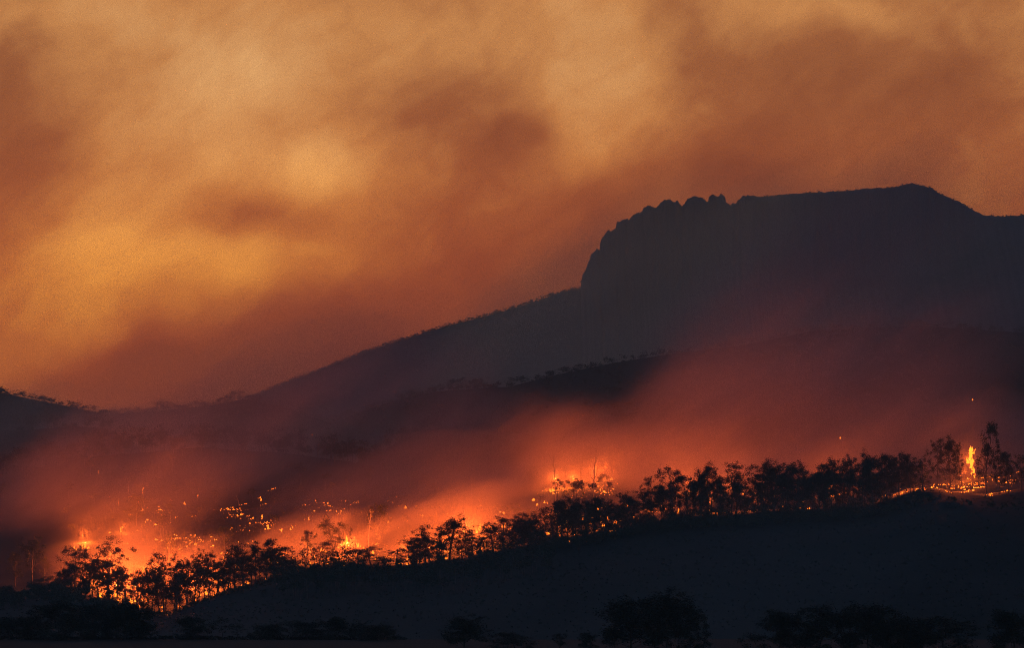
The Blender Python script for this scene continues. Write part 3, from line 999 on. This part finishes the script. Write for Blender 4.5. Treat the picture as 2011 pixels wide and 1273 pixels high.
BIG = [  # column, row, width, height, light, label
    ('ground', 182, 1150, 18, 26, 2.0, 'tall yellow fire between the trunks at the far left end'),
    ('ground', 203, 1170, 22, 20, 2.0, 'brightest yellow ground fire at the foot of the spreading left tree'),
    ('ground', 226, 1176, 26, 16, 2.0, 'yellow ground fire right of the brightest one'),
    ('ground', 160, 1080, 30, 14, 1.6, 'orange fire burning through the crown of the leftmost open trees'),
    ('ground', 262, 1184, 16, 10, .8, 'small ground fire above the tall black paddock tree'),
    ('ground', 284, 1126, 16, 14, 1.5, 'orange fire behind the open trees right of the brightest fire'),
    ('ground', 334, 1208, 10, 8, .6, 'lowest fire of the ridge, a small spot over the paddock'),
    ('ground', 368, 1170, 14, 22, 1.6, 'tall flame between trunks in the fire-lit wood, left one'),
    ('ground', 389, 1172, 12, 24, 1.6, 'tall flame between trunks in the fire-lit wood, right one'),
    ('ground', 424, 1170, 10, 14, .8, 'small flame between trunks at the right side of the fire-lit wood'),
    ('ground', 582, 1121, 16, 5, .5, 'thin line of fire at the left end of the gap'),
    ('ground', 604, 1114, 20, 6, .9, 'thin line of fire in the middle of the gap'),
    ('ground', 641, 1109, 12, 6, .5, 'small fire on the ground left of the burning snag'),
    ('column', 681, 1096, 14, 44, 2.2, 'burning snag, a column of yellow flame on the low saddle'),
    ('ground', 668, 1098, 22, 8, 1.0, 'ground fire spreading left from the burning snag'),
    ('column', 741, 1062, 8, 26, .6, 'small burning stump right of the burning snag'),
    ('ground', 683, 987, 9, 10, .5, 'small fire high in the smoke above the saddle'),
    ('ground', 700, 988, 14, 7, .4, 'broken fire spots right of the small high fire above the saddle'),
    ('ground', 793, 1110, 24, 6, 1.2, 'bright flat ground fire in the second gap of the ridge'),
    ('ground', 838, 1102, 12, 8, .9, 'ground fire under the tree right of the second gap'),
    ('ground', 873, 1090, 15, 15, 1.8, 'round bright fire beneath the tall tree at the middle'),
    ('ground', 914, 1062, 12, 22, 2.0, 'fire at the foot of the pale forked bare tree'),
    ('ground', 925, 1088, 18, 8, .9, 'low fire right of the round bright fire'),
    ('ground', 946, 1086, 11, 10, 1.4, 'small bright fire, last of the low ones at the middle'),
    ('ground', 956, 1100, 8, 9, .3, 'dull fire low between trunks under the middle stand'),
    ('ground', 1092, 966, 24, 18, 1.8, 'hottest fire, at the foot of the tall glowing trunk'),
    ('ground', 1126, 962, 30, 10, 1.3, 'band of fire between the glowing trunks'),
    ('ground', 1168, 950, 18, 8, 1.0, 'ground fire at the foot of the bare forked tree'),
    ('ground', 1188, 946, 14, 8, .9, 'fire at the right end of the band by the glowing trunks'),
    ('ground', 1196, 970, 16, 5, .6, 'thin fire below the right end of the glowing band'),
    ('ground', 1070, 1014, 16, 6, .7, 'fire patch in the dip left of the dense dark stand'),
    ('ground', 971, 998, 9, 5, .4, 'small fire on the slope left of the hottest fire'),
    ('ground', 1046, 985, 8, 9, .5, 'small upright fire on the slope close left of the hottest fire'),
    ('ground', 1168, 1045, 12, 9, 1.0, 'bright fire at the foot of the trees below the twin trunks'),
    ('ground', 1203, 1044, 20, 5, .6, 'thin slanting fire line right of the fire below the twin trunks'),
    ('ground', 1110, 1044, 16, 14, .9, 'orange fire behind the trunks below the hottest fire'),
    ('ground', 1118, 1067, 8, 5, .2, 'low red spot beneath the dense dark stand'),
    ('ground', 1281, 1008, 18, 7, .9, 'fire line behind the dark stand, leftmost'),
    ('ground', 1321, 998, 6, 6, .4, 'single spot of fire behind the dark stand'),
    ('column', 1357, 974, 10, 20, 2.0, 'bright burning crown inside the dark stand'),
    ('ground', 1430, 982, 12, 6, .6, 'small fire behind the open tree of the dark stand'),
    ('ground', 1446, 966, 14, 20, 1.2, 'orange fire right of the open tree of the dark stand'),
    ('ground', 1400, 940, 30, 8, 1.2, 'red fire behind the tops of the dark stand'),
    ('ground', 1494, 1002, 12, 16, 1.0, 'fire at the foot of the first tree under the smoke bank'),
    ('ground', 1520, 1005, 8, 5, .4, 'low fire right of the fire under the smoke bank'),
    ('ground', 1590, 1000, 10, 9, .6, 'dull fire between trunks left of the middle of the right stand'),
    ('ground', 1640, 976, 16, 12, 1.0, 'orange glow of fire between trunks in the right stand'),
    ('ground', 1665, 990, 10, 7, .5, 'low fire at the middle of the right stand'),
    ('ground', 1735, 975, 8, 12, .5, 'narrow fire between trunks near the bright grass fire'),
    ('ground', 1772, 970, 24, 10, 1.5, 'bright grass fire climbing the knoll'),
    ('ground', 1799, 963, 16, 5, .6, 'tail of the grass fire on the knoll'),
    ('ground', 1846, 953, 26, 3, .6, 'thin dotted fire line on top of the knoll'),
    ('ground', 1861, 968, 18, 6, 1.0, 'bright ground fire right of the knoll'),
    ('ground', 1896, 967, 34, 7, 1.4, 'widest bright ground fire at the right end'),
    ('ground', 1900, 954, 40, 4, .8, 'scattered fire spots above the widest ground fire'),
    ('ground', 1947, 973, 22, 6, 1.0, 'bright ground fire under the tallest right-hand tree'),
    ('ground', 1938, 940, 20, 4, .5, 'rising line of fire behind the tallest right-hand tree'),
    ('ground', 1972, 940, 30, 4, .7, 'flat line of fire at the right edge, upper'),
    ('ground', 1997, 929, 10, 4, .4, 'small fire at the right edge, highest'),
    ('ground', 1978, 966, 24, 4, .5, 'flat line of fire at the right edge, lower'),
    ('column', 1908, 942, 17, 66, 1.8, 'tall tree alight from foot to top at the right end'),
    ('ground', 316, 1008, 18, 6, .6, 'cluster of fire high on the left smoky slope'),
    ('ground', 257, 1014, 18, 5, .5, 'slanting streak of fire high on the left smoky slope'),
    ('column', 281, 978, 4, 20, .3, 'thin burning pole flame high on the left smoky slope'),
    ('column', 233, 995, 3, 10, .2, 'tiny upright flame high on the left smoky slope'),
    ('column', 238, 1060, 9, 24, .8, 'burning stump flame above the brightest fire'),
    ('column', 194, 934, 6, 10, .3, 'lone burning top far up the left slope'),
    ('ground', 447, 1000, 28, 6, .5, 'top of the arc of fires on the left slope'),
    ('ground', 468, 1008, 14, 5, .5, 'right shoulder of the arc of fires on the left slope'),
    ('ground', 494, 1020, 18, 5, .5, 'fires where the arc on the left slope bends down'),
    ('ground', 530, 1036, 16, 8, .7, 'brightest patch low in the arc of fires on the left slope'),
    ('ground', 550, 1044, 8, 12, .5, 'upright flame below the arc of fires'),
    ('ground', 572, 1043, 6, 8, .3, 'small flame at the right end of the arc of fires'),
    ('ground', 384, 1071, 16, 6, .6, 'fire just above the tops of the fire-lit wood'),
    ('ground', 392, 1063, 12, 4, .4, 'smaller fire above the one over the fire-lit wood'),
    ('ground', 407, 1053, 14, 4, .4, 'slanting fire streak above the fire-lit wood'),
    ('ground', 348, 1060, 14, 5, .4, 'fire left of the streak above the fire-lit wood'),
    ('ground', 410, 958, 18, 3, .3, 'pair of fire dots very high on the left slope'),
    ('ground', 535, 962, 22, 3, .4, 'row of fire dots very high above the arc'),
    ('ground', 215, 1100, 20, 10, 1.5, 'orange fire behind the crown of the spreading left tree'),
    ('ground', 310, 1150, 24, 12, 1.2, 'orange fire deep in the fire-lit wood, left part'),
    ('ground', 350, 1130, 24, 12, 1.2, 'orange fire deep in the fire-lit wood, upper part'),
    ('ground', 450, 1125, 20, 10, .9, 'orange fire behind the dense tree right of the fire-lit wood'),
    ('ground', 500, 1110, 20, 8, .8, 'orange fire behind the trees left of the gap'),
    ('ground', 545, 1118, 20, 8, .8, 'orange fire behind the last trees before the gap'),
]
for q in BIG:
    fire(*q)
# smaller fires burning among the trunks of the ridge row
rf = np.random.default_rng(19)
SMALL = []
for a, b, st, up, big in ((165, 440, 6.5, 66, 1.1), (440, 580, 8, 50, .9), (585, 800, 9, 34, .9), (805, 1000, 7.5, 46, 1.1), (1000, 1260, 9, 44, .9), (1270, 1480, 30, 34, .7), (1490, 1760, 34, 14, .5)):
    px = float(a)
    while px < b:
        crest = float(np.interp(px, CREST[:, 0], CREST[:, 1]))
        SMALL.append((px, crest - 1 - up * rf.random() ** 1.6, 4 + 9 * rf.random() ** 2, big * (6 + 19 * rf.random() ** 2.0)))
        px += st * rf.uniform(.5, 1.5)
ZF = [(310, 'at the left end of the fire-lit wood'), (445, 'in the right part of the fire-lit wood'), (600, 'left of the gap'), (800, 'on the saddle'),
      (1000, 'in the middle stand'), (1265, 'below the twin trunks'), (1485, 'in the dark stand'), (9999, 'under the smoke bank')]
for q, lab in zoned(SMALL, ZF, lambda k, zn, q: f'{ORD[k]} small flame from the left among trunks {zn}'):
    fire('ground', q[0], q[1], q[2], q[3], 0, lab, group='small flames among the ridge trunks')

# spot fires up the slope behind
SPOT = []
for k in range(46):
    SPOT.append((rf.uniform(205, 790), 1098 - 120 * rf.random() ** 1.5, 4 + 12 * rf.random() ** 2, 4 + 8 * rf.random() ** 2))
for k in range(16):
    SPOT.append((rf.uniform(790, 1080), 1062 - 80 * rf.random() ** 1.3 - .10 * 200 * rf.random(), 4 + 10 * rf.random() ** 2, 4 + 7 * rf.random() ** 2))
for q, lab in zoned(SPOT, [(330, 'far left'), (460, 'above the fire-lit wood'), (600, 'under the arc of fires'), (800, 'above the saddle'), (9999, 'left of the glowing twin trunks')],
                    lambda k, zn, q: f'{ORD[k]} spot fire from the left on the smoky slope, {zn}'):
    fire('ground', q[0], q[1], q[2], q[3], 0, lab, group='spot fires on the smoky slope')

# embers and spot fires too many to count
EMB = [(300, 1010, 70, 30, 34), (455, 1010, 50, 16, 40), (510, 1030, 60, 20, 40), (620, 1005, 60, 16, 18), (660, 995, 60, 20, 16), (370, 1062, 60, 16, 40), (270, 1100, 60, 40, 40),
       (330, 1140, 70, 40, 90), (250, 1150, 60, 30, 50), (440, 1140, 60, 22, 40), (520, 1120, 50, 16, 36), (600, 1112, 40, 8, 26), (700, 1090, 60, 20, 26), (790, 1090, 60, 20, 24),
       (870, 1070, 60, 24, 44), (960, 1050, 60, 24, 36), (1000, 1010, 70, 16, 24), (1130, 965, 80, 18, 90), (1190, 955, 30, 16, 30), (1100, 1030, 60, 24, 34), (1180, 1020, 60, 30, 30),
       (1300, 990, 70, 20, 8), (1420, 975, 60, 16, 9), (1570, 985, 80, 14, 5), (1650, 985, 60, 10, 7), (1905, 955, 50, 12, 60), (1970, 945, 50, 14, 40), (1820, 960, 60, 6, 16),
       (420, 1095, 200, 60, 60), (750, 1010, 260, 60, 26), (280, 985, 120, 40, 16)]
re = np.random.default_rng(77)
items = []
for (ex, ey, rx, ry, n) in EMB:
    for k in range(n):
        c = hit_fire_hill(ex + re.normal(0, rx * .45), ey + re.normal(0, ry * .45), 1995.0)
        s = .09 + .5 * re.random() ** 5
        hot = re.uniform(-.7, .3)
        for j in range(int(re.integers(1, 5))):
            dx = re.normal(0, .9)
            q = (c.x + dx, c.y, float(z_fire_hill(c.x + dx, c.y)) - .03 + (re.uniform(0, .5) if re.random() < .3 else 0))
            items.append((q, s * re.uniform(.4, 1.4), s * re.uniform(.6, 1.8), re, hot + re.uniform(-.2, .2)))
add('embers', flame_mesh('embers', items, M_EMBER), label='glowing embers and spot fires scattered over the burning slope', kind='stuff')
for i, (px, py, D, lab) in enumerate([(613, 856, 2300, 'single flying spark high above the left slope'), (1910, 787, 2200, 'single flying spark high at the right'),
                                      (1650, 862, 2150, 'single flying spark above the right stand')]):
    add('spark', flame_mesh('spark', [((0, 0, 0), 0.7, .35, np.random.default_rng(i), .1)], M_FLAME), None, pt(px, py, D), lab, 'spark', 'flying sparks')


# ------------------------------------------------------------------ smoke and haze
def volume_mat(name, color, aniso=0.0):
    m = bpy.data.materials.new(name)
    m.use_nodes = True
    t = NT(m.node_tree)
    out = t.n('ShaderNodeOutputMaterial')
    pv = t.n('ShaderNodeVolumePrincipled')
    pv.inputs['Color'].default_value = color
    pv.inputs['Anisotropy'].default_value = aniso
    t.l(pv.outputs[0], out.inputs['Volume'])
    return m, t, pv


def unit_ball():
    ns, nr = 20, 12
    V = []
    for i in range(nr + 1):
        p = math.pi * i / nr
        for k in range(ns):
            a = 2 * math.pi * k / ns
            V.append((math.sin(p) * math.cos(a) * 1.04, math.sin(p) * math.sin(a) * 1.04, math.cos(p) * 1.04))
    F = [(i * ns + k, (i + 1) * ns + k, (i + 1) * ns + (k + 1) % ns, i * ns + (k + 1) % ns) for i in range(nr) for k in range(ns)]
    me = bpy.data.meshes.new('smoke')
    me.from_pydata(V, [], F)
    import bmesh
    bm = bmesh.new()
    bm.from_mesh(me)
    bmesh.ops.remove_doubles(bm, verts=bm.verts, dist=1e-4)
    bmesh.ops.recalc_face_normals(bm, faces=bm.faces)
    bm.to_mesh(me)
    bm.free()
    return me


def smoke(px, py, D, rx, ry, rz, tilt, dens, label, nscale=45.0, aniso=.15, color=(.62, .52, .46, 1)):
    """billow of smoke; radii in metres; density fades out towards its edge and is broken up by noise"""
    m, t, pv = volume_mat('smoke', color, aniso)
    tcn = t.n('ShaderNodeTexCoord')
    pos = t.n('ShaderNodeNewGeometry').outputs['Position']
    rr = t.vec('LENGTH', tcn.outputs['Object'])
    sx = t.n('ShaderNodeSeparateXYZ')                        # wisps lean to the right as they rise, as the smoke drifts
    t.l(pos, sx.inputs[0])
    cx_ = t.n('ShaderNodeCombineXYZ')
    t.l(t.math('MULTIPLY_ADD', sx.outputs[2], -1.0, sx.outputs[0]), cx_.inputs[0])
    t.l(t.math('MULTIPLY', sx.outputs[1], .7), cx_.inputs[1])
    t.l(t.math('MULTIPLY', sx.outputs[2], .85), cx_.inputs[2])
    wn = t.noise(cx_.outputs[0], 1.0 / nscale, 4.0, .6)
    r2_ = t.math('MULTIPLY_ADD', t.math('SUBTRACT', wn.outputs[0], .5), -1.3, rr)     # noise eats into the rim
    fall = t.maprange(r2_, 1.0, 1.0 - .75, 0, 1)
    edge = t.maprange(rr, 1.0, .80, 0, 1)
    clot = t.maprange(wn.outputs[0], .39, .63, .08, 1.95)
    t.l(t.math('MULTIPLY', t.math('MULTIPLY', t.math('MULTIPLY', fall, edge), clot), dens), pv.inputs['Density'])
    m.cycles.volume_step_rate = .8
    me = unit_ball()
    me.materials.append(m)
    o = add('smoke', me, None, pt(px, py, D), label, 'smoke', None, 'stuff')
    o.scale = (rx, ry, rz)
    o.rotation_euler = (0, -math.radians(tilt), 0)
    return o


smoke(330, 985, 2300, 105, 200, 36, 4, .0036, 'red-lit smoke bank over the left slope', 40)
smoke(450, 860, 2230, 125, 130, 46, 16, .0060, 'thin brown smoke rising over the left slope', 60)
smoke(780, 1010, 2230, 90, 170, 30, 8, .0060, 'red-lit smoke over the saddle', 40)
smoke(1130, 930, 2300, 52, 150, 30, 20, .0045, 'orange smoke round the glowing twin trunks', 28)
smoke(1440, 880, 2330, 90, 180, 42, 18, .0080, 'red smoke bank billowing behind the dark stand', 42)
smoke(1620, 770, 2280, 120, 160, 62, 30, .0050, 'tall brown smoke plume drifting up to the right', 70)
smoke(1800, 900, 2300, 80, 170, 34, 6, .0055, 'dim smoke behind the right end of the ridge', 45)
smoke(300, 1125, 2085, 46, 60, 22, 0, .0120, 'bright orange smoke behind the fire-lit wood', 22)
smoke(620, 1085, 2090, 40, 60, 18, 8, .0080, 'orange smoke over the thin fire line', 22)
smoke(900, 1035, 2090, 44, 60, 18, 12, .0090, 'orange smoke behind the middle of the ridge', 22)
smoke(1380, 950, 2090, 44, 60, 16, 6, .0090, 'orange smoke behind the tops of the dark stand', 24)
smoke(830, 935, 2240, 105, 120, 32, 14, .0040, 'dim red smoke before the wooded ridge', 60)
smoke(420, 885, 3750, 280, 130, 34, 0, .0060, 'thin grey smoke between the left wooded hill and its spurs', 110, .6)
smoke(150, 860, 3130, 170, 70, 40, 0, .0050, 'thin grey smoke between the two spurs at the left', 80, .6)
smoke(800, 1160, 1660, 420, 230, 75, 0, .0002, 'thin blue-grey mist lying before the near slope', 150, 0.0, (.78, .95, .82, 1))
smoke(1400, 640, 5000, 560, 260, 170, 8, .0018, 'thin brown smoke before the mountain', 200, .6, (.60, .60, .46, 1))
smoke(1680, 600, 2420, 120, 180, 70, 30, .0030, 'faint smoke veil before the mountain', 90)

m_h, t_h, pv_h = volume_mat('haze', (.78, .98, .78, 1), 0.0)
pv_h.inputs['Density'].default_value = 0.000064
X0, X1, Y0, Y1, Z0, Z1 = -9000, 9000, -4000, 9200, -40, 440
hv = [(x, y, z) for z in (Z0, Z1) for y in (Y0, Y1) for x in (X0, X1)]
hf = np.array([(0, 2, 3, 1), (4, 5, 7, 6), (0, 1, 5, 4), (2, 6, 7, 3), (0, 4, 6, 2), (1, 3, 7, 5)])
add('haze', mesh_from('haze', hv, hf, [m_h]), label='thin dusk haze filling the valley air', kind='stuff')
